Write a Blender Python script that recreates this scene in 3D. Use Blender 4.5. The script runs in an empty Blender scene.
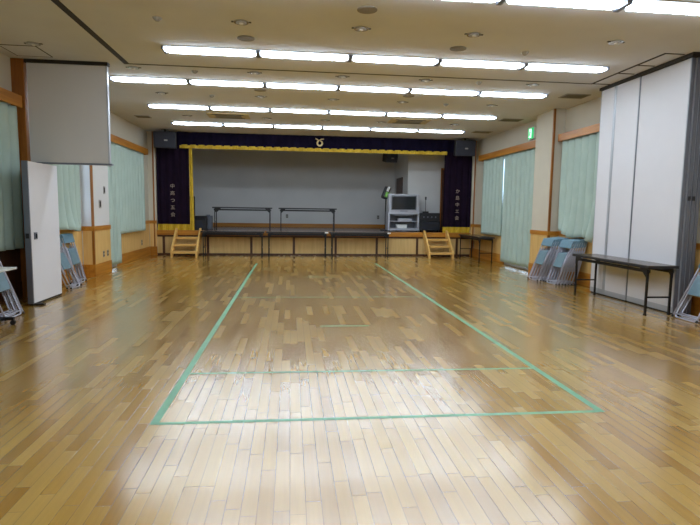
import bpy, bmesh, math, random
from mathutils import Vector, Matrix, Euler
random.seed(7)
SC = bpy.context.scene
COL = SC.collection
PI = math.pi
CEIL = 3.563
EYE = 1.42
DECK = 0.73          # stage deck height
XL, XR = -4.10, 5.72  # side walls
YS = 15.9            # stage front
YB = 19.5            # stage back wall

# ------------------------------------------------------------------ materials
def lin(c):
    return tuple(((v/255)/12.92 if v/255 <= .04045 else ((v/255+.055)/1.055)**2.4) for v in c)

def nodes_of(name):
    m = bpy.data.materials.new(name); m.use_nodes = True
    nt = m.node_tree
    return m, nt, nt.nodes['Principled BSDF']

def pm(name, rgb, rough=.6, metal=0., spec=.5, var=.08, scale=6., bump=0., bscale=60., stretch=(1,1,1), coat=0.):
    """plain procedural paint/metal/fabric: colour broken up by noise, optional bump"""
    m, nt, b = nodes_of(name)
    N, L = nt.nodes.new, nt.links.new
    tc = N('ShaderNodeTexCoord'); mp = N('ShaderNodeMapping'); mp.inputs['Scale'].default_value = stretch
    L(tc.outputs['Object'], mp.inputs['Vector'])
    nz = N('ShaderNodeTexNoise'); nz.inputs['Scale'].default_value = scale; nz.inputs['Detail'].default_value = 4
    L(mp.outputs[0], nz.inputs['Vector'])
    rp = N('ShaderNodeValToRGB'); c = lin(rgb)
    rp.color_ramp.elements[0].position = .3; rp.color_ramp.elements[1].position = .7
    rp.color_ramp.elements[0].color = tuple(v*(1-var) for v in c)+(1,)
    rp.color_ramp.elements[1].color = tuple(min(1, v*(1+var)) for v in c)+(1,)
    L(nz.outputs['Fac'], rp.inputs['Fac']); L(rp.outputs['Color'], b.inputs['Base Color'])
    b.inputs['Roughness'].default_value = rough; b.inputs['Metallic'].default_value = metal
    b.inputs['Specular IOR Level'].default_value = spec
    b.inputs['Coat Weight'].default_value = coat
    if bump:
        n2 = N('ShaderNodeTexNoise'); n2.inputs['Scale'].default_value = bscale
        L(mp.outputs[0], n2.inputs['Vector'])
        bp = N('ShaderNodeBump'); bp.inputs['Strength'].default_value = bump; bp.inputs['Distance'].default_value = .01
        L(n2.outputs['Fac'], bp.inputs['Height']); L(bp.outputs[0], b.inputs['Normal'])
    return m

def wood(name, rgb, dark, rough=.4, axis='z', scale=3., coat=0.):
    m, nt, b = nodes_of(name)
    N, L = nt.nodes.new, nt.links.new
    tc = N('ShaderNodeTexCoord'); mp = N('ShaderNodeMapping')
    s = {'x': (.35, 5, 5), 'y': (5, .35, 5), 'z': (5, 5, .35)}[axis]
    mp.inputs['Scale'].default_value = s
    L(tc.outputs['Object'], mp.inputs['Vector'])
    nz = N('ShaderNodeTexNoise'); nz.inputs['Scale'].default_value = scale; nz.inputs['Detail'].default_value = 6
    nz.inputs['Distortion'].default_value = .6
    L(mp.outputs[0], nz.inputs['Vector'])
    rp = N('ShaderNodeValToRGB')
    rp.color_ramp.elements[0].position = .32; rp.color_ramp.elements[1].position = .62
    rp.color_ramp.elements[0].color = lin(dark)+(1,); rp.color_ramp.elements[1].color = lin(rgb)+(1,)
    L(nz.outputs['Fac'], rp.inputs['Fac']); L(rp.outputs['Color'], b.inputs['Base Color'])
    b.inputs['Roughness'].default_value = rough; b.inputs['Coat Weight'].default_value = coat
    return m

def emit(name, rgb, strength):
    m, nt, b = nodes_of(name)
    N, L = nt.nodes.new, nt.links.new
    tc = N('ShaderNodeTexCoord'); nz = N('ShaderNodeTexNoise'); nz.inputs['Scale'].default_value = .5
    L(tc.outputs['Object'], nz.inputs['Vector'])
    rp = N('ShaderNodeValToRGB'); c = lin(rgb)
    rp.color_ramp.elements[0].color = tuple(v*.97 for v in c)+(1,); rp.color_ramp.elements[1].color = c+(1,)
    L(nz.outputs['Fac'], rp.inputs['Fac'])
    L(rp.outputs['Color'], b.inputs['Emission Color']); L(rp.outputs['Color'], b.inputs['Base Color'])
    b.inputs['Emission Strength'].default_value = strength
    return m

def floor_material():
    m, nt, b = nodes_of('plank_floor')
    N, L = nt.nodes.new, nt.links.new
    def math_(op, a, v=None, c=None):
        n = N('ShaderNodeMath'); n.operation = op
        for i, q in enumerate((a, v, c)):
            if q is None: continue
            if isinstance(q, (int, float)): n.inputs[i].default_value = q
            else: L(q, n.inputs[i])
        return n.outputs[0]
    tc = N('ShaderNodeTexCoord'); sx = N('ShaderNodeSeparateXYZ'); L(tc.outputs['Object'], sx.inputs[0])
    W, LEN = .0765, .62
    u = math_('DIVIDE', sx.outputs['X'], W); row = math_('FLOOR', u)
    wn = N('ShaderNodeTexWhiteNoise'); wn.noise_dimensions = '1D'; L(row, wn.inputs['W'])
    v = math_('ADD', math_('DIVIDE', sx.outputs['Y'], LEN), math_('MULTIPLY', wn.outputs['Value'], 7.3))
    colm = math_('FLOOR', v)
    cb = N('ShaderNodeCombineXYZ'); L(row, cb.inputs['X']); L(colm, cb.inputs['Y'])
    wp = N('ShaderNodeTexWhiteNoise'); wp.noise_dimensions = '2D'; L(cb.outputs[0], wp.inputs['Vector'])
    fu = math_('FRACT', u); fv = math_('FRACT', v)
    eu = math_('MULTIPLY', math_('MINIMUM', fu, math_('SUBTRACT', 1., fu)), W)
    ev = math_('MULTIPLY', math_('MINIMUM', fv, math_('SUBTRACT', 1., fv)), LEN)
    edge = math_('MINIMUM', eu, ev)
    gap = N('ShaderNodeMapRange'); gap.inputs['From Min'].default_value = .0006; gap.inputs['From Max'].default_value = .0022
    L(edge, gap.inputs['Value'])
    # per plank tone
    rp = N('ShaderNodeValToRGB'); cr = rp.color_ramp
    cr.elements[0].position = 0; cr.elements[0].color = lin(FL[0])+(1,)
    cr.elements[1].position = 1; cr.elements[1].color = lin(FL[3])+(1,)
    e = cr.elements.new(.22); e.color = lin(FL[1])+(1,)
    e = cr.elements.new(.6); e.color = lin(FL[2])+(1,)
    L(wp.outputs['Value'], rp.inputs['Fac'])
    # grain along Y, shifted per plank
    mp = N('ShaderNodeMapping'); mp.inputs['Scale'].default_value = (60, 2.5, 1)
    va = N('ShaderNodeVectorMath'); va.operation = 'ADD'
    sc_ = N('ShaderNodeVectorMath'); sc_.operation = 'SCALE'; sc_.inputs['Scale'].default_value = 9
    L(wp.outputs['Color'], sc_.inputs[0]); L(tc.outputs['Object'], mp.inputs['Vector'])
    L(mp.outputs[0], va.inputs[0]); L(sc_.outputs[0], va.inputs[1])
    gr = N('ShaderNodeTexNoise'); gr.inputs['Scale'].default_value = 1; gr.inputs['Detail'].default_value = 5
    L(va.outputs[0], gr.inputs['Vector'])
    gm = N('ShaderNodeMapRange'); gm.inputs['To Min'].default_value = .84; gm.inputs['To Max'].default_value = 1.14
    L(gr.outputs['Fac'], gm.inputs['Value'])
    # broad wear
    bn = N('ShaderNodeTexNoise'); bn.inputs['Scale'].default_value = .7; bn.inputs['Detail'].default_value = 5
    L(tc.outputs['Object'], bn.inputs['Vector'])
    bmr = N('ShaderNodeMapRange'); bmr.inputs['From Min'].default_value = .3; bmr.inputs['From Max'].default_value = .7
    bmr.inputs['To Min'].default_value = .9; bmr.inputs['To Max'].default_value = 1.08
    L(bn.outputs['Fac'], bmr.inputs['Value'])
    k = math_('MULTIPLY', math_('MULTIPLY', gm.outputs[0], bmr.outputs[0]), math_('ADD', .4, math_('MULTIPLY', gap.outputs[0], .6)))
    vm = N('ShaderNodeVectorMath'); vm.operation = 'SCALE'; L(rp.outputs['Color'], vm.inputs[0]); L(k, vm.inputs['Scale'])
    L(vm.outputs[0], b.inputs['Base Color'])
    rr = N('ShaderNodeMapRange'); rr.inputs['To Min'].default_value = .20; rr.inputs['To Max'].default_value = .30
    L(wp.outputs['Value'], rr.inputs['Value'])
    L(rr.outputs[0], b.inputs['Roughness'])
    b.inputs['Specular IOR Level'].default_value = .7
    b.inputs['Coat Weight'].default_value = 1.; b.inputs['Coat Roughness'].default_value = .18; b.inputs['Coat IOR'].default_value = 1.5
    COATN = b.inputs['Coat Normal']
    # slightly cupped boards: height = small per-plank tilt + gap
    hn = N('ShaderNodeTexNoise'); hn.inputs['Scale'].default_value = 5; L(tc.outputs['Object'], hn.inputs['Vector'])
    h = math_('ADD', math_('MULTIPLY', gap.outputs[0], .25), math_('ADD', math_('MULTIPLY', hn.outputs['Fac'], .15), math_('MULTIPLY', fu, math_('MULTIPLY', math_('SUBTRACT', wp.outputs['Value'], .5), .25))))
    bp = N('ShaderNodeBump'); bp.inputs['Strength'].default_value = .25; bp.inputs['Distance'].default_value = .004
    L(h, bp.inputs['Height']); L(bp.outputs[0], b.inputs['Normal']); L(bp.outputs[0], COATN)
    return m
FL = [(152, 109, 38), (163, 121, 46), (171, 131, 54), (180, 143, 68)]

M = {}
M['floor'] = floor_material()
M['ceiling'] = pm('ceiling_board', (208, 211, 217), .9, spec=.2, var=.03, scale=2, bump=.15, bscale=45)
M['wall'] = pm('wall_paper', (200, 194, 178), .85, spec=.25, var=.03, scale=2, bump=.1, bscale=120)
M['wall_white'] = pm('wall_white', (208, 208, 208), .8, spec=.25, var=.03, scale=1.5, bump=.08, bscale=90)
M['tan'] = wood('wainscot_wood', (222, 184, 118), (208, 168, 102), .45, 'z', 4)
M['brown'] = wood('brown_wood', (190, 128, 44), (162, 102, 30), .4, 'y', 3)
M['brown_x'] = wood('brown_wood_x', (184, 122, 36), (154, 96, 26), .4, 'x', 3)
M['brown_z'] = wood('brown_wood_z', (158, 98, 34), (126, 74, 22), .4, 'z', 3)
M['dark_wood'] = wood('dark_wood', (84, 50, 30), (58, 33, 20), .4, 'z', 3)
M['deck'] = wood('stage_deck_wood', (70, 46, 36), (50, 32, 26), .2, 'x', 2)
M['cream'] = wood('cream_panel', (214, 182, 122), (200, 166, 106), .5, 'z', 3)
M['step'] = wood('step_wood', (228, 184, 108), (206, 160, 86), .4, 'x', 3)
M['curtain'] = pm('aqua_curtain', (172, 191, 183), .9, spec=.15, var=.05, scale=3, bump=.15, bscale=200)
M['purple'] = pm('purple_velvet', (26, 15, 30), .95, spec=.1, var=.2, scale=4, bump=.2, bscale=150)
M['navy'] = pm('navy_velvet', (18, 14, 34), .95, spec=.1, var=.2, scale=4, bump=.2, bscale=150)
M['gold'] = pm('gold_fringe', (190, 156, 30), .6, spec=.4, var=.35, scale=9, bump=.5, bscale=80, stretch=(8, 8, 1))
M['goldp'] = pm('pale_gold', (226, 206, 150), .5, var=.06)
M['letter'] = pm('pale_thread', (150, 132, 118), .7, var=.06)
M['panel'] = pm('partition_white', (216, 216, 222), .5, spec=.4, var=.02, scale=1.5, bump=.03, bscale=150)
M['panel_grey'] = pm('transom_grey', (200, 198, 196), .55, spec=.4, var=.02, scale=1.5)
M['alu'] = pm('aluminium', (178, 182, 190), .4, .35, var=.05, scale=3)
M['alu_dark'] = pm('dark_aluminium', (112, 116, 128), .4, .4, var=.08, scale=3)
M['black'] = pm('black_metal', (22, 22, 25), .4, .3, var=.15, scale=8)
M['black_p'] = pm('black_plastic', (26, 26, 30), .5, var=.15, scale=8)
M['slot'] = pm('dark_slot', (34, 29, 24), .7, var=.1)
M['table'] = wood('table_top_laminate', (92, 74, 58), (72, 56, 44), .25, 'x', 3)
M['pad'] = pm('blue_vinyl', (108, 142, 160), .4, spec=.5, var=.06, scale=5, bump=.08, bscale=120)
M['seat'] = pm('blue_grey_seat', (112, 138, 150), .3, spec=.6, var=.12, scale=7)
M['pipe'] = pm('grey_pipe', (186, 188, 204), .35, .3, var=.05, scale=5)
M['white'] = pm('white_plastic', (226, 226, 224), .4, var=.03)
M['grey'] = pm('grey_plastic', (150, 148, 142), .55, var=.05)
M['greyd'] = pm('grey_grille', (132, 126, 112), .8, var=.06, bump=.4, bscale=250)
M['chrome'] = pm('chrome', (200, 205, 210), .15, 1, var=.05)
M['ac'] = pm('aircon_cream', (190, 172, 122), .6, var=.05)
M['lamp'] = emit('fluorescent_diffuser', (226, 241, 255), 25.5)
M['pane'] = emit('daylit_glass', (214, 232, 255), 2.2)
M['green_e'] = emit('exit_green', (20, 160, 90), 1.2)
M['white_e'] = emit('exit_white', (226, 255, 238), 1.6)
M['tape'] = pm('green_tape', (112, 164, 132), .45, var=.12, scale=7)
M['silver'] = pm('silver_plastic', (178, 180, 190), .35, .3, var=.04)
M['silver_d'] = pm('grey_tv_shelf', (110, 114, 124), .4, .2, var=.06)
M['screen'] = pm('dark_screen', (24, 28, 34), .12, spec=.6, var=.1, scale=3)
M['smoke'] = pm('smoked_glass', (48, 56, 62), .15, spec=.6, var=.1)
M['spk'] = pm('speaker_grille', (34, 36, 48), .7, var=.15, bump=.4, bscale=220)
M['lime'] = pm('lime_fabric', (130, 190, 90), .7, var=.1)
M['cellt'] = pm('table_white', (206, 206, 202), .4, var=.03)

# ------------------------------------------------------------------ mesh builder
class MB:
    def __init__(s): s.bm = bmesh.new(); s.smooth = []
    def box(s, x0, x1, y0, y1, z0, z1, bev=0., rot=None):
        x0, x1 = sorted((x0, x1)); y0, y1 = sorted((y0, y1)); z0, z1 = sorted((z0, z1))
        c = Vector(((x0+x1)/2, (y0+y1)/2, (z0+z1)/2))
        mat = Matrix.Translation(c) @ (rot.to_matrix().to_4x4() if rot else Matrix()) @ Matrix.Diagonal((x1-x0, y1-y0, z1-z0, 1))
        r = bmesh.ops.create_cube(s.bm, size=1, matrix=mat)
        if bev:
            es = list({e for v in r['verts'] for e in v.link_edges})
            bmesh.ops.bevel(s.bm, geom=es, offset=bev, segments=2, profile=.6, affect='EDGES')
        return s
    def cyl(s, a, b, r, r2=None, n=14):
        a, b = Vector(a), Vector(b); d = b-a
        q = d.to_track_quat('Z', 'Y').to_matrix().to_4x4()
        bmesh.ops.create_cone(s.bm, cap_ends=True, segments=n, radius1=r, radius2=r if r2 is None else r2, depth=d.length,
                              matrix=Matrix.Translation((a+b)/2) @ q)
        return s
    def tube(s, pts, r, n=8, closed=False):
        pts = [Vector(p) for p in pts]; rings = []; K = len(pts)
        ref = None
        for i, p in enumerate(pts):
            if closed: t = (pts[(i+1) % K]-pts[i-1]).normalized()
            else: t = ((pts[i+1]-p).normalized() if i == 0 else (p-pts[i-1]).normalized() if i == K-1 else ((pts[i+1]-p).normalized()+(p-pts[i-1]).normalized()).normalized())
            if ref is None:
                ref = Vector((0, 0, 1)) if abs(t.z) < .9 else Vector((1, 0, 0))
            ref = (ref-t*ref.dot(t)).normalized()
            bn = t.cross(ref)
            rings.append([s.bm.verts.new(p+(ref*math.cos(2*PI*k/n)+bn*math.sin(2*PI*k/n))*r) for k in range(n)])
        for i in range(K if closed else K-1):
            A, B = rings[i], rings[(i+1) % K]
            for k in range(n):
                f = s.bm.faces.new((A[k], A[(k+1) % n], B[(k+1) % n], B[k])); f.smooth = True
        if not closed:
            s.bm.faces.new(rings[0][::-1]); s.bm.faces.new(rings[-1])
        return s
    def prism(s, poly, fn, a, b):
        """poly: list of 2-D points, fn(p,q,t) -> 3-D point; extruded t=a..b"""
        A = [s.bm.verts.new(fn(p, q, a)) for p, q in poly]; B = [s.bm.verts.new(fn(p, q, b)) for p, q in poly]
        n = len(poly)
        s.bm.faces.new(A[::-1]); s.bm.faces.new(B)
        for i in range(n): s.bm.faces.new((A[i], A[(i+1) % n], B[(i+1) % n], B[i]))
        return s
    def grid(s, fn, nu, nv):
        V = [[s.bm.verts.new(fn(i/nu, j/nv)) for j in range(nv+1)] for i in range(nu+1)]
        for i in range(nu):
            for j in range(nv):
                f = s.bm.faces.new((V[i][j], V[i+1][j], V[i+1][j+1], V[i][j+1])); f.smooth = True
        return s
    def build(s, name, mat, parent=None, loc=(0, 0, 0), rot=(0, 0, 0)):
        bmesh.ops.recalc_face_normals(s.bm, faces=s.bm.faces)
        me = bpy.data.meshes.new(name); s.bm.to_mesh(me); s.bm.free()
        me.materials.append(mat)
        o = bpy.data.objects.new(name, me); COL.objects.link(o)
        o.location = loc; o.rotation_euler = rot
        if parent: o.parent = parent
        return o

def tag(o, label, cat, group=None):
    o['label'] = label; o['category'] = cat
    if group: o['group'] = group
    return o
def thing(name, label, cat, loc=(0, 0, 0), rot=(0, 0, 0), group=None):
    o = bpy.data.objects.new(name, None); COL.objects.link(o)
    o.location = loc; o.rotation_euler = rot
    return tag(o, label, cat, group)
def part(name, mb, mat, parent, label=None):
    o = mb.build(name, mat, parent)
    if label: o['label'] = label
    return o
def solo(name, mb, mat, label, cat, loc=(0, 0, 0), rot=(0, 0, 0), group=None):
    return tag(mb.build(name, mat, None, loc, rot), label, cat, group)
def struct(name, mb, mat, parent=None):
    o = mb.build(name, mat, parent)
    if parent is None: o['kind'] = 'structure'
    return o
def copy_tree(o, parent=None):
    c = o.copy(); COL.objects.link(c)
    if parent: c.parent = parent
    for ch in o.children: copy_tree(ch, c)
    return c
def first_or_copy(proto, used):
    if not used:
        used.append(1); return proto
    return copy_tree(proto)
ORD = ['first', 'second', 'third', 'fourth', 'fifth', 'sixth', 'seventh', 'eighth', 'ninth', 'tenth']

# ------------------------------------------------------------------ setting
Y0 = -4.0
struct('floor', MB().box(XL-.2, XR+.2, Y0, YS+.05, -.1, 0), M['floor'])
struct('ceiling', MB().box(XL-.2, XR+.2, Y0, YB+.2, CEIL, CEIL+.1), M['ceiling'])
struct('wall_left', MB().box(XL-.2, XL, Y0, YS, 0, CEIL), M['wall'])
struct('wall_right', MB().box(XR, XR+.2, Y0, YS, 0, CEIL), M['wall'])
struct('wall_back', MB().box(XL-.2, XR+.2, Y0-.1, Y0, 0, CEIL), M['wall'])
# proscenium strips beside the stage curtains
struct('wall_stage_left', MB().box(XL-.2, -3.88, YS, YS+.12, 0, CEIL), M['wall'])
struct('wall_stage_right', MB().box(5.585, XR+.2, YS, YS+.12, 0, CEIL), M['wall'])
struct('trim_1', MB().box(-3.97, -3.93, YS-.015, YS, 0, CEIL-.002), M['brown_z'])
struct('trim_2', MB().box(5.645, 5.685, YS-.015, YS, 0, CEIL-.002), M['brown_z'])
# wainscot, rail, baseboard of the side walls
n = 3
def dado(side, y0, y1, dark=False):
    global n
    x = XL if side == 'left' else XR
    s = 1 if side == 'left' else -1
    struct('trim_%d' % n, MB().box(x, x+s*.010, y0, y1, .25, .92), M['dark_wood'] if dark else M['tan']); n += 1
    struct('trim_%d' % n, MB().box(x, x+s*.022, y0, y1, .92, 1.01, .004), M['dark_wood'] if dark else M['brown']); n += 1
    struct('baseboard_%s' % side, MB().box(x, x+s*.020, y0, y1, 0, .25, .003), M['dark_wood'] if dark else M['brown'])
dado('left', Y0, 8.47, True); dado('left', 8.63, 10.88); dado('left', 12.95, YS-.02)  # near left dado: brown wood, colour darkened for the shade it stands in
dado('right', Y0, 10.66); dado('right', 11.47, 11.62); dado('right', 13.5, YS-.02)
for x0, x1 in ((XL+.022, -3.88), (5.585, XR-.022)):
    struct('trim_%d' % n, MB().box(x0, x1, YS-.012, YS, .25, .92), M['tan']); n += 1
    struct('trim_%d' % n, MB().box(x0, x1, YS-.024, YS, .92, 1.01), M['brown_x']); n += 1
    struct('baseboard_stage', MB().box(x0, x1, YS-.022, YS, 0, .25), M['brown_x'])

# pillars standing out of the side walls
def pillar(side, xf, y0, y1):
    global n
    x = XL if side == 'left' else XR
    s = 1 if side == 'left' else -1
    w = struct('wall_pillar_%s' % side, MB().box(x-s*.05, xf, y0, y1, 0, CEIL-.001), M['wall_white' if side == 'left' else 'wall'])
    lo, hi = sorted((x+s*.002, xf))
    e = .012
    xo = xf+s*e
    def wrap(name, z0, z1, mat, e):
        a, b = sorted((x+s*.03, xf+s*e))
        return struct(name, MB().box(a, b, y0-e, y1+e, z0, z1), mat)
    wrap('trim_%d' % n, .25, .92, M['tan'], .008); n += 1
    wrap('trim_%d' % n, .92, 1.01, M['brown'], .022); n += 1
    wrap('baseboard_%s' % side, 0, .25, M['brown'], .018)
    struct('trim_%d' % n, MB().box(xf-s*.03, xf+s*.012, y0-.012, y0+.03, 0.25, CEIL-.002), M['brown_z']); n += 1
pillar('left', -3.87, 10.88, 11.82)
pillar('right', 5.47, 10.66, 11.47)
# post at the end of the left partition line
struct('trim_post', MB().box(XL, -3.925, 8.48, 8.62, 0, CEIL-.004, .004), M['brown_z'])

# windows behind the curtains
wn_ = 1
def window(side, y0, y1, z0, z1):
    global wn_
    x = XL if side == 'left' else XR
    s = 1 if side == 'left' else -1
    f = MB()
    t = .05
    f.box(x, x+s*.045, y0, y0+t, z0, z1).box(x, x+s*.045, y1-t, y1, z0, z1)
    f.box(x, x+s*.045, y0+t, y1-t, z1-t, z1).box(x, x+s*.045, y0+t, y1-t, z0, z0+t)
    f.box(x, x+s*.045, (y0+y1)/2-.03, (y0+y1)/2+.03, z0+t, z1-t)
    w = struct('window_%d' % wn_, f, M['alu'])
    g = MB().box(x+s*.012, x+s*.024, y0+t, y1-t, z0+t, z1-t).build('pane', M['pane'], w)
    wn_ += 1
window('left', 8.75, 10.80, 1.05, 2.78)
window('left', 12.02, 12.82, .02, 2.78)
window('left', 13.0, 15.3, 1.05, 2.78)
window('right', 13.58, 15.16, 1.05, 2.85)
window('right', 11.68, 13.40, .02, 2.85)

# stage: deck, front, back and side walls
struct('floor_stage', MB().box(-3.88, 5.585, YS-.02, YB+.1, DECK-.06, DECK), M['deck'])
struct('trim_stage_nosing', MB().box(-3.88, 5.585, YS-.04, YS+.02, DECK-.14, DECK+.004, .006), M['brown_x'])
struct('wall_stage_front', MB().box(-3.88, 5.585, YS+.02, YS+.1, 0, DECK-.06), M['cream'])
tf = MB()
tf.box(-3.88, 5.585, YS, YS+.03, .0, .055).box(-3.88, 5.585, YS, YS+.03, DECK-.19, DECK-.14)
for i in range(8):
    x = -3.70+1.267*i
    tf.box(x-.035, x+.035, YS+.004, YS+.028, .055, DECK-.19)
struct('trim_stage_panels', tf, M['dark_wood'])
struct('wall_stage_back', MB().box(-4.3, 3.87, YB, YB+.1, 0, CEIL), M['wall_white'])
struct('wall_stage_wing', MB().box(3.87, 3.97, 17.3, YB+.1, 0, CEIL).box(3.97, 5.9, 17.3, 17.4, 0, CEIL), M['wall_white'])
struct('wall_stage_end_left', MB().box(-4.3, -4.0, YS+.12, YB, 0, CEIL), M['wall_white'])
struct('wall_stage_end_right', MB().box(5.75, 5.95, YS+.12, 17.3, 0, CEIL), M['wall_white'])
struct('baseboard_stage_back', MB().box(-4.0, 3.868, YB-.02, YB, DECK, DECK+.13), M['brown_x'])
d = struct('door_1', MB().box(3.845, 3.87, 18.1, 19.1, DECK, 2.55), M['dark_wood'])
MB().box(3.80, 3.845, 18.18, 18.22, 1.68, 1.78).build('door_handle', M['alu'], d)
d = struct('door_2', MB().box(4.99, 5.5, 17.275, 17.3, DECK, 2.82), M['brown_z'])
MB().box(5.03, 5.47, 17.262, 17.275, DECK+.02, 2.76).build('door_leaf', M['dark_wood'], d)

# ceiling tracks of the folding partition
def trim_track(name, *boxes):
    m = MB()
    for b in boxes: m.box(b[0], b[1], b[2], b[3], CEIL-.006, CEIL+.002)
    struct(name, m, M['slot'])
trim_track('trim_track_cross', (-2.46, 5.0, 8.515, 8.55))
trim_track('trim_track_left', (-2.51, -2.43, Y0, 8.55))
trim_track('trim_track_right', (4.985, 5.02, 6.77, 8.55), (5.02, 5.35, 8.5, 8.535), (5.02, 5.28, 7.82, 7.85), (5.02, 5.28, 7.36, 7.39), (5.02, 5.28, 6.77, 6.8))
struct('trim_track_stack', MB().box(5.31, 5.66, 6.66, 7.84, CEIL-.045, CEIL+.002).box(5.32, 5.66, 7.84, 8.82, CEIL-.045, CEIL+.002), M['slot'])
struct('trim_track_transom', MB().box(-3.925, -2.74, 8.5, 8.6, CEIL-.05, CEIL+.002), M['slot'])

# ------------------------------------------------------------------ ceiling fittings
# fluorescent units: hexagonal diffuser with pointed ends, metal trough, end caps
def light_proto(label, group):
    t = thing('ceiling_light', label, 'light', group=group)
    hx, hw = .606, .076
    part('housing', MB().box(-.637, .637, -.13, .13, -.012, .003), M['alu'], t)
    part('diffuser', MB().prism([(-hx, 0), (-hx+.05, -hw), (hx-.05, -hw), (hx, 0), (hx-.05, hw), (-hx+.05, hw)], lambda p, q, k: (p, q, k), -.045, -.013), M['lamp'], t)
    for s in (-1, 1):
        part('end_cap', MB().box(s*.624-.013, s*.624+.013, -.12, .12, -.05, -.012), M['alu_dark'], t)
    return t
T0, TP = -3.006, 1.278
used = []
ROWS = [(5.28, 'in the row nearest the camera', 'nearest ceiling light row', 3, 6),
        (7.62, 'in the second row from the camera', 'second ceiling light row', 1, 6),
        (9.48, 'in the row past the ceiling track', 'ceiling light row past the track', 0, 6),
        (11.84, 'in the second row from the stage', 'ceiling light row second from the stage', 0, 6),
        (14.10, 'in the row closest to the stage', 'ceiling light row at the stage', 0, 6)]
proto_l = None
for yy, where, grp, i0, i1 in ROWS:
    cnt = i1-i0
    for i in range(i0, i1):
        if proto_l is None: proto_l = light_proto('', None)
        o = first_or_copy(proto_l, used)
        o.location = (T0+TP*(i+.5), yy, CEIL)
        k = i-i0
        pos = 'leftmost' if k == 0 else 'rightmost' if k == cnt-1 else ORD[k]+' from the left'
        o['label'] = 'fluorescent ceiling light, %s %s' % (pos, where)
        o['group'] = grp
# unseen rows of the same units, added over the camera to light the near floor
for yy in (5.28, 3.1, .85, -1.4):
    for i in range(6):
        if yy == 5.28 and i >= 3: continue
        if i == 0 and yy != 5.28: continue
        if yy == 5.28 and i == 0: continue
        o = first_or_copy(proto_l, used)
        o.location = (T0+TP*(i+.5), yy, CEIL)
        o['label'] = 'unseen fluorescent ceiling light above the camera, added to light the near floor'
        o['group'] = 'unseen lights added above the camera'

def ring(mb, r0, r1, z0, z1, n=24):
    mb.prism([(math.cos(2*PI*k/n)*r1, math.sin(2*PI*k/n)*r1) for k in range(n)], lambda p, q, t: (p, q, t), z0, z1)
    return mb
used = []
t = thing('downlight', '', 'light')
part('trim_ring', ring(MB(), 0, .085, -.012, .002), M['chrome'], t)
part('reflector', ring(MB(), 0, .062, -.016, -.011), M['silver'], t)
part('bulb', MB().cyl((0, 0, -.03), (0, 0, -.012), .02, .026), M['white'], t)
part('side_clip', MB().box(-.115, -.088, -.015, .015, -.008, 0), M['black_p'], t)
part('side_clip', MB().box(.088, .115, -.015, .015, -.008, 0), M['black_p'], t)
proto_d = t
DX = [-2.43, -.575, .83, 2.215, 4.065]
DYW = [(6.44, 'nearest downlight row'), (8.74, 'downlight row just past the ceiling track'), (10.55, 'third downlight row back'), (13.02, 'downlight row closest to the stage')]
for yy, w in DYW:
    xs = DX[1:] if yy == 6.44 else DX
    for k, x in enumerate(xs):
        o = first_or_copy(proto_d, used); o.location = (x, yy, CEIL)
        pos = 'leftmost' if k == 0 else 'rightmost' if k == len(xs)-1 else ORD[k]+' from the left'
        o['label'] = 'chrome downlight, %s in the %s' % (pos, w)
        o['group'] = 'downlights in rows on the ceiling'
o = first_or_copy(proto_d, used); o.location = (-3.42, 7.7, CEIL)
o['label'] = 'small round chrome downlight beside the square hatch at far left'; o['group'] = 'downlights in rows on the ceiling'

used = []
sp = solo('ceiling_speaker', ring(MB(), 0, .11, -.008, .002, 28), M['greyd'], '', 'speaker')
part('grille', ring(MB(), 0, .095, -.012, -.007, 28), M['greyd'], sp)
for (x, y), l in (((-.57, 7.03), 'left one in front of the second light row'), ((.815, 5.85), 'the one nearest the top edge'),
                  ((2.205, 7.02), 'right one in front of the second light row'), ((-.56, 9.99), 'left one past the ceiling track'), ((2.21, 10.0), 'right one past the ceiling track')):
    o = first_or_copy(sp, used); o.location = (x, y, CEIL)
    o['label'] = 'round grey ceiling speaker grille, '+l; o['group'] = 'round ceiling speakers'
used = []
sm = solo('smoke_detector', MB().cyl((0, 0, -.03), (0, 0, .002), .035, .055, 20), M['grey'], '', 'smoke detector')
part('sensor', MB().cyl((0, 0, -.042), (0, 0, -.029), .02, .03, 16), M['grey'], sm)
for (x, y), l in (((-1.52, 6.45), 'alone at upper left, nearest the camera'), ((3.14, 7.03), 'right, just before the ceiling track'), ((-1.515, 8.8), 'left, just past the ceiling track'),
                  ((3.125, 8.74), 'right, just past the ceiling track'), ((-1.515, 10.64), 'left, third light gap back'), ((3.12, 10.6), 'right, third light gap back')):
    o = first_or_copy(sm, used); o.location = (x, y, CEIL)
    o['label'] = 'small white ceiling smoke detector, '+l; o['group'] = 'smoke detectors'

def vent(x, y, w, dpt, label):
    t = thing('ceiling_vent', label, 'vent', (x, y, CEIL), group='grey ceiling vents')
    f = MB()
    f.box(-w/2, w/2, -dpt/2, -dpt/2+.025, -.012, .002).box(-w/2, w/2, dpt/2-.025, dpt/2, -.012, .002)
    f.box(-w/2, -w/2+.025, -dpt/2+.025, dpt/2-.025, -.012, .002).box(w/2-.025, w/2, -dpt/2+.025, dpt/2-.025, -.012, .002)
    part('frame', f, M['grey'], t)
    part('backing', MB().box(-w/2+.025, w/2-.025, -dpt/2+.025, dpt/2-.025, -.003, .002), M['slot'], t)
    sl = MB()
    k = int((dpt-.05)/.03)
    for i in range(k):
        yy = -dpt/2+.04+i*.03
        sl.box(-w/2+.025, w/2-.025, yy-.009, yy+.009, -.011, -.004, rot=Euler((.4, 0, 0)))
    part('louvre', sl, M['greyd'], t)
vent(5.22, 9.46, .46, .34, 'slatted grey ceiling vent nearest the right partition stack')
vent(5.15, 12.15, .5, .34, 'slatted grey ceiling vent above the exit sign')
vent(5.18, 14.1, .5, .34, 'slatted grey ceiling vent closest to the right stage speaker')
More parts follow.
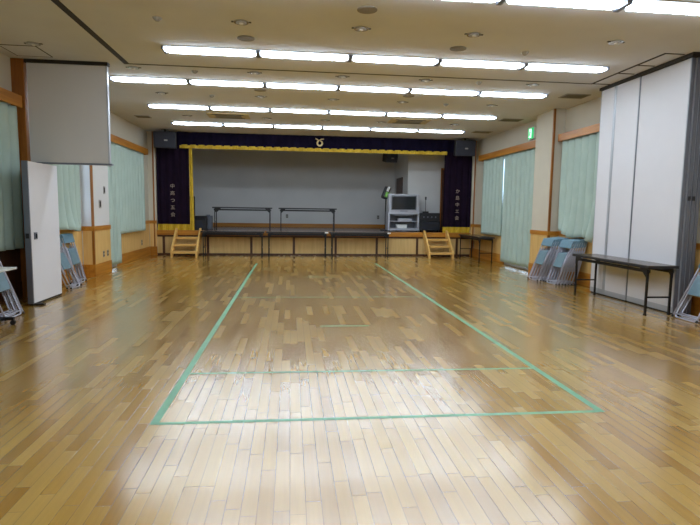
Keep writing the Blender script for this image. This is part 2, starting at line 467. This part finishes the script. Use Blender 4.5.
vent(-3.53, 13.38, .34, .3, 'slatted grey ceiling vent at far left near the stage')
def aircon(x, y, label):
    t = thing('air_conditioner', label, 'air conditioner', (x, y, CEIL), group='ceiling air conditioners')
    part('panel', MB().box(-.48, .48, -.3, .3, -.02, .002, .005), M['ac'], t)
    part('intake_grille', MB().box(-.3, .3, -.17, .17, -.028, -.019, .003), M['greyd'], t)
    for s in (-1, 1):
        part('outlet_slot', MB().box(-.36, .36, s*.24-.03, s*.24+.03, -.024, -.019), M['slot'], t)
aircon(-1.45, 12.85, 'cream rectangular ceiling air conditioner on the left, second light gap from stage')
aircon(2.84, 12.75, 'cream rectangular ceiling air conditioner on the right, second light gap from stage')
t = thing('ceiling_hatch', 'square ceiling access hatch with thin black outline above the left post', 'hatch', (-3.69, 8.08, CEIL))
a, b2, w = .245, .265, .012
part('frame', MB().box(-a, a, -b2, -b2+w, -.006, .002).box(-a, a, b2-w, b2, -.006, .002).box(-a, -a+w, -b2+w, b2-w, -.006, .002).box(a-w, a, -b2+w, b2-w, -.006, .002), M['slot'], t)
part('panel', MB().box(-a+w, a-w, -b2+w, b2-w, -.004, .002), M['ceiling'], t)

# ------------------------------------------------------------------ partition panels
def partition_panel(label, x0, x1, y0, y1, handle=False, strip=.012):
    t = thing('partition_panel', label, 'partition', ((x0+x1)/2, (y0+y1)/2, 0), group='white sliding partition panels at right')
    hx, hy = (x1-x0)/2, (y1-y0)/2
    part('leaf', MB().box(-hx, hx, -hy+strip, hy-.012, .10, 3.512), M['panel'], t)
    part('edge_frame', MB().box(-hx-.002, hx+.002, -hy, -hy+strip, .02, 3.512), M['alu'], t)
    part('end_seal', MB().box(-hx*.85, hx*.85, -hy-.012, -hy, .02, 3.512), M['alu_dark'], t, 'dark grey end strip')
    part('edge_frame', MB().box(-hx-.001, hx+.001, hy-.012, hy, .02, 3.512), M['alu'], t)
    part('kick_rail', MB().box(-hx-.003, hx+.003, -hy+strip, hy-.012, .02, .10), M['alu'], t)
    part('bottom_seal', MB().box(-hx*.6, hx*.6, -hy+.02, hy-.02, 0, .02), M['black_p'], t)
    if handle:
        part('latch', MB().box(-.022, .022, -hy-.016, -hy-.004, 1.6, 1.66).box(-.01, .01, -hy-.022, -hy-.004, 1.615, 1.645), M['black_p'], t)
partition_panel('wide white partition panel nearest the camera, behind the long right table', 5.365, 5.425, 6.75, 7.78)
partition_panel('white partition panel in the middle, between the wide one and the narrow one', 5.355, 5.415, 7.786, 8.37)
partition_panel('narrow white partition panel at the far end beside the draped curtain', 5.355, 5.415, 8.376, 8.80, False, .055)
partition_panel('hidden partition panel showing a dark edge, first behind the wide one', 5.432, 5.492, 6.73, 8.35, True)
partition_panel('hidden partition panel showing a dark edge, second behind the wide one', 5.499, 5.559, 6.73, 8.35, True)
partition_panel('hidden partition panel showing a dark edge, next to the wall', 5.566, 5.626, 6.73, 8.35)

t = thing('partition_transom', 'pale grey upper partition panel hanging above the doorway at left', 'partition', (-3.32, 8.55, 0))
part('leaf', MB().box(-.575, .545, -.035, .035, 2.06, 3.51), M['panel_grey'], t)
part('edge_frame', MB().box(.545, .565, -.037, .037, 2.02, 3.51), M['alu'], t, 'bright metal right edge')
part('bottom_rail', MB().box(-.575, .595, -.04, .04, 2.035, 2.06), M['alu_dark'], t)
part('jamb', MB().box(-.575, -.36, -.035, .035, 0, 2.035), M['panel_grey'], t)
t = thing('partition_door', 'white hinged partition door standing open toward the camera at left', 'door', (-3.625, 8.2, 0))
hy = .465
part('leaf', MB().box(-.035, .035, -hy+.02, hy, .035, 2.015), M['panel'], t)
part('edge_frame', MB().box(-.037, .037, -hy-.005, -hy+.02, .03, 2.018), M['alu_dark'], t, 'grey metal leading edge')
part('kick_strip', MB().box(-.03, .03, -hy+.01, hy, .008, .035), M['slot'], t)
h = part('handle', MB().box(.035, .045, -hy+.10, -hy+.19, .93, 1.03, .003), M['alu_dark'], t)
MB().box(.046, .06, -hy+.135, -hy+.155, .95, 1.01).build('pull', M['black_p'], h)
part('lock', MB().box(-.022, .022, -hy-.012, -hy-.004, .95, 1.02), M['black_p'], t)
part('door_stop', MB().box(-.02, .16, -hy+.03, -hy+.09, .0, .03, .006), M['black_p'], t)

# ------------------------------------------------------------------ curtains and pelmets
def pelmet(label, side, y0, y1, z0, z1, xf):
    x = XL if side == 'left' else XR
    t = thing('curtain_pelmet', label, 'pelmet', (x, (y0+y1)/2, z0), group='wooden curtain pelmets')
    s = 1 if side == 'left' else -1
    dx = xf-x; h = (y1-y0)/2; H = z1-z0
    part('front_board', MB().box(dx-s*.02, dx, -h, h, 0, H, .004), M['brown'], t)
    part('top_board', MB().box(0, dx-s*.02, -h, h, H-.02, H), M['brown'], t)
    for q in (-1, 1):
        part('end_board', MB().box(0, dx-s*.02, q*h-q*.02, q*h, 0, H-.02), M['brown'], t)
    part('rail', MB().box(dx*.5-.015, dx*.5+.015, -h+.03, h-.03, H-.05, H-.02), M['white'], t)
pelmet('wooden curtain pelmet at far left edge, nearest the camera', 'left', 5.2, 8.46, 2.84, 3.015, -3.95)
pelmet('long wooden curtain pelmet on left wall near the stage', 'left', 11.86, 15.3, 2.83, 2.99, -3.92)
pelmet('long wooden curtain pelmet under the green exit sign', 'right', 11.52, 15.28, 2.88, 3.045, 5.54)
pelmet('short wooden curtain pelmet between right pillar and partition stack', 'right', 9.0, 10.60, 2.88, 3.03, 5.54)

def curtain(label, x, y0, y1, z0, z1, pitch=.24, amp=.048, drape=None, grp='aqua curtains'):
    """pleated cloth hung along Y; drape(u, v) -> (dx, dz) loosens the lower part"""
    L_ = y1-y0; nu = max(24, int(L_/pitch*14)); nv = 26
    ph = random.random()*6
    def fn(u, v):
        y = u*L_-L_/2
        k = 2*PI*u*L_/pitch+ph
        wob = .5*math.sin(v*3+u*9)
        a = amp*(.85+.15*math.sin(u*L_*4.1+ph))*(.85+.25*(1-v))
        xx = (1 if x < 0 else -1)*a*(2*abs(math.sin(k/2+wob*(1-v)*.5))**.75-1); yy = y
        z = z0+(z1-z0)*v
        if drape:
            dx, dy, z = drape(u, v, z); xx += dx; yy += dy
        return (xx, yy, z-z0)
    m = MB().grid(fn, nu, nv)
    o = m.build('curtain', M['curtain'], None, (x, (y0+y1)/2, z0))
    md = o.modifiers.new('thick', 'SOLIDIFY'); md.thickness = .004
    return tag(o, label, 'curtain', grp)
curtain('aqua curtain at far left edge above dark wainscot', -4.02, 5.4, 8.42, .77, 2.84)
def drL(u, v, z):
    w = max(0, 1-(z-.93)/.75); w = w*w
    hem = .0+.16*(1-u)*w
    return (.07*w+.07*w*math.sin(u*11), -.10*w*(u-.3), z-.04*w*math.sin(u*9)-hem*.4)
curtain('aqua curtain seen through the left doorway, hanging behind folded chairs', -4.0, 8.72, 10.62, .98, 2.86, drape=drL, amp=.045)
curtain('floor-length aqua curtain beside the left pillar', -4.0, 11.9, 12.84, .085, 2.84)
curtain('sill-length aqua curtain on left wall nearest the stage', -4.0, 12.92, 15.1, .76, 2.84)
curtain('sill-length aqua curtain on right wall above the small table', 5.625, 13.52, 14.98, .76, 2.89, amp=.045)
curtain('floor-length aqua curtain right of the sill-length one, beside right pillar', 5.622, 11.58, 13.45, .085, 2.89, amp=.05, pitch=.26)
def drR(u, v, z):
    w = max(0, 1-(z-.95)/.8); w = w*w
    return (-.07*w-.05*w*math.sin(u*10+1), .10*w*(.5-u)+.02*w*math.sin(u*17), z+.05*w*math.sin(u*8)-.16*w*(1-u)**1.5)
curtain('aqua curtain with rumpled hem resting on the folded chair stack', 5.62, 9.1, 10.5, 1.0, 2.89, drape=drR, amp=.05, pitch=.25)

# ------------------------------------------------------------------ stage drapery
def velvet(mb, x0, x1, z0, z1, y, pitch, amp, nv=6):
    L_ = x1-x0
    return mb.grid(lambda u, v: (x0+u*L_, y+amp*math.sin(2*PI*u*L_/pitch), z0+(z1-z0)*v), int(L_/pitch*8), nv)
def text(ch, size, x, y, z, parent, mat, name='lettering'):
    cu = bpy.data.curves.new('glyph', 'FONT'); cu.body = ch; cu.size = size; cu.extrude = .004
    cu.align_x = 'CENTER'; cu.align_y = 'CENTER'
    to = bpy.data.objects.new('glyph', cu); COL.objects.link(to)
    bpy.context.view_layer.update()
    me = bpy.data.meshes.new_from_object(to.evaluated_get(bpy.context.evaluated_depsgraph_get()))
    bpy.data.objects.remove(to)
    me.materials.clear(); me.materials.append(mat)
    o = bpy.data.objects.new(name, me); COL.objects.link(o)
    o.location = (x, y, z); o.rotation_euler = (PI/2, 0, 0); o.parent = parent
    return o
def side_drape(label, x0, x1, chars, edge, cx):
    t = thing('stage_curtain', label, 'stage curtain', ((x0+x1)/2, YS-.02, DECK+.004))
    ox = (x0+x1)/2
    z0 = .16
    cloth = part('cloth', velvet(MB(), x0-ox, x1-ox, z0, CEIL-DECK-.34, 0, .19, .022), M['purple'], t)
    part('bottom_fringe', velvet(MB(), x0-ox, x1-ox, 0.0, z0+.015, -.006, .19, .022, 2), M['gold'], t, 'gold fringe along the hem')
    if edge:
        part('edge_fringe', MB().grid(lambda u, v: (x1-ox+(.09+.03*(1-v))*u, .0+.012*math.sin(u*9), .0+(CEIL-DECK-.42)*v), 8, 20), M['gold'], t, 'gold fringe down the inner edge')
    for k, ch in enumerate(chars):
        text(ch, .135, cx-ox, -.033, 1.27-.205*k, t, M['letter'])
side_drape('dark purple stage curtain on the left with gold inner edge fringe', -3.85, -2.93, '中高つ五会', True, -3.41)
side_drape('dark purple stage curtain on the right with vertical lettering', 4.68, 5.555, 'か島中エ会', False, 5.12)
t = thing('stage_valance', 'long dark navy valance with gold fringe across the stage top', 'valance', (.85, YS-.1, 3.14))
part('cloth', velvet(MB(), -4.71, 4.715, .04, CEIL-3.14-.003, 0, .24, .014, 3), M['navy'], t)
part('fringe', velvet(MB(), -4.03, 3.88, -.045, .06, -.008, .24, .014, 2), M['gold'], t, 'gold fringe on the lower edge')
em = MB()
em.tube([(.072*math.cos(a), -.03, .20+.072*math.sin(a)) for a in [PI*.5+.5+i*(2*PI-1.0)/20 for i in range(21)]], .024, 8)
em.tube([(-.035, -.03, .262), (-.06, -.03, .30), (-.125, -.03, .335)], .017, 8)
em.tube([(.035, -.03, .262), (-.01, -.03, .285), (.03, -.03, .315), (.125, -.03, .325)], .017, 8)
part('emblem', em, M['goldp'], t, 'pale gold ring emblem with two leaves')

def wall_speaker(label, loc, w, h, dpt, yaw, tilt):
    t = thing('wall_speaker', label, 'speaker', loc, (tilt, 0, yaw))
    part('cabinet', MB().box(-w/2, w/2, -dpt/2, dpt/2, -h/2, h/2, .02), M['black_p'], t)
    part('grille', MB().box(-w/2+.025, w/2-.025, -dpt/2-.012, -dpt/2, -h/2+.025, h/2-.025, .004), M['spk'], t)
    part('badge', MB().box(-.02, .07, -dpt/2-.018, -dpt/2-.012, -.03, .01), M['grey'], t, 'small pale badge')
    part('bracket', MB().cyl((0, 0, h/2), (0, .02, CEIL-loc[2]), .022, .022, 10).box(-.1, .1, -.05, .05, CEIL-loc[2]-.012, CEIL-loc[2]-.003), M['black'], t)
wall_speaker('black hanging speaker at top left corner of the stage opening', (-3.50, YS-.42, 3.28), .60, .46, .30, .15, .12)
wall_speaker('black hanging speaker at top right corner of the stage opening', (5.17, YS-.42, 3.28), .60, .46, .30, -.12, .12)
wall_speaker('small black speaker hung inside the stage below the gold fringe', (3.2, 17.0, 3.1), .42, .30, .28, .25, .2)

# ------------------------------------------------------------------ exit sign, switches, outlets
t = thing('exit_sign', 'small lit green and white exit sign high on the right wall', 'sign', (XR-.005, 12.1, 3.26), (0, 0, -PI/2))
t.scale = (.85, 1, .85)
part('case', MB().box(-.185, .185, -.07, 0, -.165, .165, .008), M['white'], t)
part('face', MB().box(-.17, .17, -.076, -.07, -.15, .15), M['green_e'], t, 'glowing green face')
part('doorway', MB().box(-.105, .035, -.079, -.076, -.115, .125), M['white_e'], t, 'white doorway symbol')
rm = MB()
rm.cyl((-.02, -.083, .085), (-.02, -.078, .085), .022)
def limb(a, b, r): rm.tube([(a[0], -.0805, a[1]), (b[0], -.0805, b[1])], r, 6)
limb((-.022, .055), (-.04, -.01), .016); limb((-.03, .04), (.01, .015), .008); limb((-.03, .045), (-.07, .02), .008)
limb((-.04, -.01), (-.005, -.05), .011); limb((-.005, -.05), (-.012, -.095), .009); limb((-.04, -.01), (-.065, -.055), .011); limb((-.065, -.055), (-.1, -.06), .009)
part('running_figure', rm, M['green_e'], t, 'green running figure symbol')
def plate(name, label, cat, loc, rz, w, h, kind):
    t = thing(name, label, cat, loc, (0, 0, rz), group='wall plates')
    part('plate', MB().box(-w/2, w/2, -.008, 0, -h/2, h/2, .002), M['grey'], t)
    if kind == 'switch':
        part('rocker', MB().box(-w/4, w/4, -.013, -.008, -h/3, h/3), M['slot'], t)
    else:
        for q in (-1, 1): part('socket', MB().box(-.022, .022, -.011, -.008, q*h/4-.018, q*h/4+.018), M['slot'], t)
LF = PI/2   # plates facing +X
plate('light_switch', 'upper small grey wall switch on the left pillar', 'switch', (-3.87, 11.55, 1.74), LF, .10, .16, 'switch')
plate('light_switch', 'lower small grey wall switch on the left pillar', 'switch', (-3.87, 11.28, 1.45), LF, .13, .17, 'switch')
plate('wall_outlet', 'wall outlet low on left pillar, nearer the camera', 'outlet', (-3.862, 11.38, .42), LF, .075, .13, 'outlet')
plate('wall_outlet', 'wall outlet low on left pillar, nearer the stage', 'outlet', (-3.862, 11.62, .42), LF, .075, .13, 'outlet')
plate('wall_outlet', 'wall outlet low on left wall under the sill-length curtain', 'outlet', (XL+.01, 15.05, .42), LF, .09, .15, 'outlet')
plate('wall_outlet', 'left wall outlet on stage back wall behind the folding table', 'outlet', (-.13, YB, 1.13), 0, .09, .14, 'outlet')
plate('wall_outlet', 'right wall outlet on stage back wall left of the pole stand', 'outlet', (3.26, YB, 1.13), 0, .09, .14, 'outlet')

# ------------------------------------------------------------------ folding tables
def table_proto(top_mat):
    t = thing('folding_table', '', 'table')
    Lh, Wh, H = .9, .225, .70
    part('tabletop', MB().box(-Lh+.006, Lh-.006, -Wh+.006, Wh-.006, H-.028, H, .003), top_mat, t, 'dark brown laminate top')
    e = MB()
    e.box(-Lh, Lh, -Wh, -Wh+.006, H-.04, H-.002).box(-Lh, Lh, Wh-.006, Wh, H-.04, H-.002)
    e.box(-Lh, -Lh+.006, -Wh+.006, Wh-.006, H-.04, H-.002).box(Lh-.006, Lh, -Wh+.006, Wh-.006, H-.04, H-.002)
    part('edge_band', e, M['black_p'], t)
    for s in (-1, 1):
        part('side_rail', MB().box(-Lh+.04, Lh-.04, s*.175-.012, s*.175+.012, H-.105, H-.06), M['black'], t)
        for q in (-1, 1):
            part('leg', MB().box(s*(Lh-.07)-.0125, s*(Lh-.07)+.0125, q*.18-.0125, q*.18+.0125, .012, H-.06).box(s*(Lh-.07)-.016, s*(Lh-.07)+.016, q*.18-.016, q*.18+.016, 0, .016), M['black'], t)
            m = MB().prism([(0, 0), (.16, 0), (.02, -.14), (0, -.14)], lambda a, b, k: (s*(Lh-.06)-s*a, k, H-.03+b), q*.195-.003, q*.195+.003)
            part('bracket', m, M['black'], t)
        part('crossbar', MB().box(s*(Lh-.07)-.01, s*(Lh-.07)+.01, -.168, .168, .24, .262), M['black'], t)
        part('crossbar', MB().box(s*(Lh-.07)-.01, s*(Lh-.07)+.01, -.168, .168, H-.058, H-.03), M['black'], t)
    return t
tp = table_proto(M['table'])
used = []
def put_table(label, loc, rz, grp, sticker=False):
    o = first_or_copy(tp, used)
    o.location = loc; o.rotation_euler = (0, 0, rz); o['label'] = label; o['group'] = grp; o.scale = (1, 1, 1)
    return o
G1 = 'folding tables before the stage'
ft = []
put_table('long dark folding table in front of the right partition panels', (5.12, 7.65, 0), PI/2, 'folding tables along the right wall').scale = (1.1, 1, 1)
put_table('small looking dark folding table by the right wall near the stage', (5.40, 14.88, 0), PI/2, 'folding tables along the right wall')
ft.append(put_table('dark folding table before the stage, beside the left steps', (-1.66, YS-.31, 0), 0, G1))
ft.append(put_table('dark folding table before the stage, middle of three', (.2, YS-.31, 0), 0, G1))
ft.append(put_table('dark folding table before the stage, rightmost, in front of the television side', (2.06, YS-.31, 0), 0, G1))
put_table('dark folding table standing on the stage, left one', (-1.47, 16.62, DECK), 0, 'folding tables on the stage')
put_table('dark folding table standing on the stage, right one', (.53, 16.62, DECK), 0, 'folding tables on the stage')
for o in ft: o.scale = (1, 1, 1.05)
for o in ft[1:]:
    part('sticker', MB().box(.80, .90, -.2275, -.225, .668, .70).box(.80, .90, -.226, -.15, .7, .7015), M['white'], o, 'white paper sticker on the corner')
# flip-top caster table cut off by the left edge
t = thing('caster_table', 'pale topped caster table cut off by the left picture edge', 'table', (-3.36, 5.53, 0))
part('tabletop', MB().box(-.2, .215, -.9, .9, .675, .70, .008), M['cellt'], t)
for s in (-1, 1):
    part('leg', MB().box(-.03, .03, s*.8-.025, s*.8+.025, .07, .675), M['black'], t)
    ftp = part('foot', MB().box(-.13, .12, s*.97-.02, s*.97+.02, .06, .095, .006).box(-.025, .025, s*.8, s*.97, .062, .092), M['black'], t)
    for q in (-.11, .105):
        MB().cyl((q, s*.97-.014, .03), (q, s*.97+.014, .03), .03, .03, 14).build('caster', M['black_p'], ftp)

# ------------------------------------------------------------------ folding chairs (folded flat)
def chair_proto():
    t = thing('folding_chair', '', 'chair')
    def U(hw, z0, z1, y, r, rad=.05, top=True):
        pts = []
        zc = z1-rad if top else z0+rad
        sg = 1 if top else -1
        pts.append((-hw, y, z0 if top else z1))
        for k in range(7):
            a = PI-k*PI/12 if top else PI+k*PI/12
            pts.append((-hw+rad+rad*math.cos(a), y, zc+rad*math.sin(a)))
        for k in range(7):
            a = PI/2-k*PI/12 if top else 1.5*PI+k*PI/12
            pts.append((hw-rad+rad*math.cos(a), y, zc+rad*math.sin(a)))
        pts.append((hw, y, z0 if top else z1))
        return MB().tube(pts, r, 8)
    fr = part('back_frame', U(.212, .016, .90, 0, .0115), M['pipe'], t)
    MB().tube([(-.215, 0, .055), (.215, 0, .055)], .009, 8).build('front_bar', M['pipe'], fr)
    part('rear_leg_frame', U(.188, .012, .62, .012, .0105, .045, False), M['pipe'], t)
    part('backrest', MB().box(-.222, .222, -.022, .014, .755, .918, .014), M['pad'], t, 'light blue vinyl back pad')
    part('seat', MB().box(-.155, .155, -.020, .008, .35, .645, .012), M['seat'], t, 'light blue vinyl seat, folded up')
    part('seat_rail', MB().tube([(-.166, .0, .27), (-.166, .0, .69)], .0085, 6), M['pipe'], t)
    part('seat_rail', MB().tube([(.166, .0, .27), (.166, .0, .69)], .0085, 6), M['pipe'], t)
    for s in (-1, 1):
        part('foot_cap', MB().cyl((s*.215, 0, 0), (s*.215, 0, .03), .0145, .0145, 10), M['black_p'], t)
    return t
cp = chair_proto(); used = []
def chair(label, x, y, side, tilt, grp):
    o = first_or_copy(cp, used)
    o.location = (x, y, .004+.0145*math.sin(tilt)); o.rotation_euler = (-tilt, 0, -PI/2 if side == 'right' else PI/2)
    o['label'] = label; o['group'] = grp
def stack(side, x0, dx, y, tilts, where, grp, dy=0.):
    for k, tl in enumerate(tilts):
        pos = 'outermost' if k == 0 else 'innermost' if k == len(tilts)-1 else ORD[k]+' from outside'
        chair('folded blue pipe chair, %s in the %s' % (pos, where), x0+dx*k, y+dy*k, side, math.radians(tl), grp)
tl8 = [21, 19.8, 18.6, 17.4, 16.2, 15, 13.8]
stack('right', 4.99, .064, 10.30, tl8[:7], 'right wall stack nearest the pillar', 'folded chairs by the right pillar', -.004)
stack('right', 5.11, .060, 9.77, tl8[:7], 'right wall stack nearest the partition', 'folded chairs by the right partition', -.006)
stack('right', 5.23, .085, 6.36, [27, 26], 'pair at the right picture edge', 'folded chairs at right edge')
stack('left', -3.66, -.062, 9.42, [24, 23.4], 'near column seen through the left doorway', 'folded chairs through the left doorway', .004)
stack('left', -3.80, -.056, 10.03, [15, 14, 13], 'far column seen through the left doorway', 'folded chairs through the left doorway', .004)
stack('left', -3.44, -.065, 6.93, [21, 19.8, 18.6], 'far column beside the open white door', 'folded chairs left of the door')
stack('left', -3.50, -.065, 6.42, [19, 17.8], 'near column behind the caster table', 'folded chairs left of the door')

# ------------------------------------------------------------------ stage steps
def steps(label, x0, x1):
    t = thing('stage_steps', label, 'steps', ((x0+x1)/2, YS-.075, 0))
    w = (x1-x0)/2; D = .78
    for s in (-1, 1):
        a, b = sorted((s*w, s*(w-.05)))
        m = MB().prism([(-D, 0), (-D+.10, 0), (-.0, .56), (-.0, .80), (-.06, .80), (-D, .17)], lambda p, q, k: (k, p, q), a, b)
        part('stringer', m, M['step'], t)
    for i, z in enumerate((.17, .36, .55)):
        y = -D+.02+i*.235
        part('tread', MB().box(-w+.05, w-.05, y, y+.27, z-.06, z, .006), M['step'], t)
    part('brace', MB().box(-w+.05, w-.05, -.05, -.02, .06, .14), M['step'], t)
steps('small wooden steps to the stage below the left purple curtain', -3.33, -2.6)
steps('small wooden steps to the stage right of the television', 4.06, 4.82)

# ------------------------------------------------------------------ stage equipment
t = thing('television', 'silver boxy television on a silver cabinet at right of the stage', 'television', (3.60, 16.75, DECK+.62))
part('cabinet', MB().box(-.50, .50, -.18, .02, 0, .57, .015).prism([(-.44, .02), (.44, .02), (.28, .46), (-.28, .46)], lambda p, q, k: (p, q, k), .05, .5), M['silver'], t)
part('screen', MB().box(-.385, .385, -.188, -.178, .085, .505, .006), M['screen'], t, 'dark switched-off screen')
part('bezel', MB().box(-.41, .41, -.184, -.18, .06, .53, .003), M['silver_d'], t)
part('control_strip', MB().box(-.12, .12, -.187, -.18, .02, .04), M['silver_d'], t)
t = thing('television_stand', 'silver television cabinet with two open shelves', 'cabinet', (3.60, 16.78, DECK))
part('body', MB().box(-.51, .51, -.22, .22, .55, .62, .008).box(-.51, -.45, -.22, .22, .03, .55, .006).box(.45, .51, -.22, .22, .03, .55, .006).box(-.45, .45, -.22, .22, .03, .10), M['silver'], t)
part('back_panel', MB().box(-.45, .45, .19, .21, .10, .55), M['silver_d'], t)
part('shelf', MB().box(-.45, .45, -.19, .19, .31, .33), M['silver'], t)
part('speaker_strip', MB().prism([(-.42, .55), (.42, .55), (.2, .50), (-.2, .50)], lambda p, q, k: (p, k, q), -.225, -.20), M['silver_d'], t)
for sx in (-.44, .44):
    part('caster', MB().cyl((sx, -.1, .015), (sx+.02, -.1, .015), .015), M['black_p'], t)
solo('video_player', MB().box(-.22, .22, -.12, .12, 0, .08, .006).box(-.18, .02, -.123, -.12, .03, .055), M['silver'], 'silver video player on the upper shelf of the television cabinet', 'video player', (3.66, 16.74, DECK+.331))
solo('storage_box', MB().box(-.16, .16, -.12, .12, 0, .11, .006).box(-.165, .165, -.125, .125, .085, .112, .004), M['white'], 'pale box on the lower shelf of the television cabinet', 'box', (3.56, 16.74, DECK+.101))

t = thing('pole_stand', 'black pole stand with green and white bag behind the television', 'stand', (3.13, 17.25, DECK))
part('pole', MB().cyl((0, 0, .02), (0, 0, 1.06), .02), M['black'], t)
part('base', MB().cyl((0, 0, 0), (0, 0, .03), .17, .16, 20), M['black'], t)
hd = part('bag', MB().box(-.10, .10, -.10, .10, -.21+1.24, .21+1.24, .05, rot=Euler((0, .35, 0))), M['black_p'], t)
MB().box(-.065+.02, .065+.02, -.112, -.10, 1.09, 1.26, .004, rot=Euler((0, .35, 0))).build('green_patch', M['lime'], hd)
MB().box(-.04+.06, .04+.06, -.111, -.1, 1.28, 1.44, .004, rot=Euler((0, .35, 0))).build('white_patch', M['white'], hd)

t = thing('amplifier_cart', 'low black amplifier rack on stage right of the television', 'amplifier', (4.46, 16.75, DECK))
part('case', MB().box(-.34, .34, -.2, .25, .04, .34, .012), M['black_p'], t)
part('case', MB().box(-.33, .33, -.19, .25, .345, .60, .012), M['black_p'], t)
part('control_panel', MB().box(-.28, .28, -.206, -.2, .24, .30).box(-.28, .28, -.206, -.2, .10, .16), M['spk'], t)
for k in range(4):
    part('knob', MB().cyl((-.2+.13*k, -.206, .47), (-.2+.13*k, -.19, .47), .02, .022, 12), M['alu_dark'], t)
for sx in (-.28, .28):
    part('caster', MB().cyl((sx-.012, -.1, .022), (sx+.012, -.1, .022), .022), M['black'], t)
t = thing('microphone', 'thin black desk microphone standing on the black amplifier rack', 'microphone', (4.35, 16.72, DECK+.60))
part('base', MB().box(-.09, .09, -.07, .07, 0, .05, .015), M['black_p'], t)
part('gooseneck', MB().cyl((0, 0, .05), (0, .0, .42), .009), M['black'], t)
part('head', MB().cyl((0, 0, .42), (0, 0, .52), .024, .028), M['black_p'], t)

t = thing('stage_monitor', 'black floor speaker on stage beside the left gold fringe', 'speaker', (-2.74, 16.45, DECK))
part('cabinet', MB().prism([(-.2, 0), (.2, 0), (.2, .42), (-.08, .42), (-.2, .3)], lambda p, q, k: (k, p, q), -.19, .19), M['black_p'], t)
part('grille', MB().cyl((0, -.205, .16), (0, -.19, .16), .12, .12, 20), M['spk'], t)
solo('equipment_case', MB().box(-.12, .12, -.15, .15, 0, .42, .02).box(-.06, .06, -.012, .012, .42, .45, .006), M['alu_dark'], 'small grey case standing right of the black floor speaker on stage', 'case', (-2.59, 17.1, DECK))
t = thing('speaker_column', 'tall narrow black speaker behind the left gold fringe', 'speaker', (-3.13, 17.0, DECK))
part('cabinet', MB().box(-.13, .13, -.13, .13, .03, 1.02, .015), M['black_p'], t)
part('grille', MB().box(-.11, .11, -.14, -.13, .08, .97), M['spk'], t)
part('base', MB().box(-.15, .15, -.15, .15, 0, .03), M['black'], t)

# ------------------------------------------------------------------ floor tape
def tape(label, x0, y0, x1, y1, w=.045):
    a, b = Vector((x0, y0, 0)), Vector((x1, y1, 0)); c = (a+b)/2; L_ = (b-a).length
    ang = math.atan2(y1-y0, x1-x0)
    m = MB().grid(lambda u, v: ((u-.5)*L_, (v-.5)*w, .0012), 8, 1)
    o = solo('floor_tape', m, M['tape'], label, 'tape', (c.x, c.y, 0), (0, 0, ang), 'green court lines')
tape('long green tape line down the left side of the court', -.885, 3.42, -.86, 13.6, .055)
tape('long green tape line down the right side of the court', 2.215, 3.40, 2.235, 13.6, .055)
tape('green tape line across the court nearest the camera', -.86, 3.435, 2.19, 3.415, .04)
tape('faint green tape line across the court, second from the camera', -.855, 4.49, 2.2, 4.44, .035)
tape('thin green tape line across the court, beyond the short mark', -.84, 8.37, 2.2, 8.34, .03)
tape('short green tape mark in the middle of the court', .36, 6.26, .96, 6.245, .04)
tape('short green tape mark at the far end of the court', .26, 10.87, .885, 10.86, .035)
tape('tiny green tape mark at far end, right of the longer far mark', 1.42, 10.87, 1.70, 10.87, .03)

# ------------------------------------------------------------------ camera, world, colour
cd = bpy.data.cameras.new('camera'); co = bpy.data.objects.new('camera', cd); COL.objects.link(co)
f, p, yaw, roll = 524.59, math.radians(5.8163), math.radians(6.5075), math.radians(.8123)
w = Vector((math.sin(yaw)*math.cos(p), math.cos(yaw)*math.cos(p), -math.sin(p)))
r0 = Vector((math.cos(yaw), -math.sin(yaw), 0)); u0 = r0.cross(w)
r = r0*math.cos(roll)+u0*math.sin(roll); u = u0*math.cos(roll)-r0*math.sin(roll)
mt = Matrix((r, u, -w)).transposed().to_4x4(); mt.translation = (0, 0, EYE)
co.matrix_world = mt
cd.sensor_fit = 'HORIZONTAL'; cd.sensor_width = 36; cd.lens = 36*f/700
cd.clip_start = .05
SC.camera = co
wd = bpy.data.worlds.new('world'); SC.world = wd; wd.use_nodes = True
wd.node_tree.nodes['Background'].inputs[0].default_value = (.8, .9, 1, 1)
wd.node_tree.nodes['Background'].inputs[1].default_value = .3
SC.view_settings.view_transform = 'Standard'
SC.view_settings.look = 'None'
SC.view_settings.exposure = 0
SC.cycles.max_bounces = 8
SC.cycles.diffuse_bounces = 5
SC.cycles.caustics_reflective = False
SC.cycles.caustics_refractive = False
SC.cycles.sample_clamp_indirect = 6
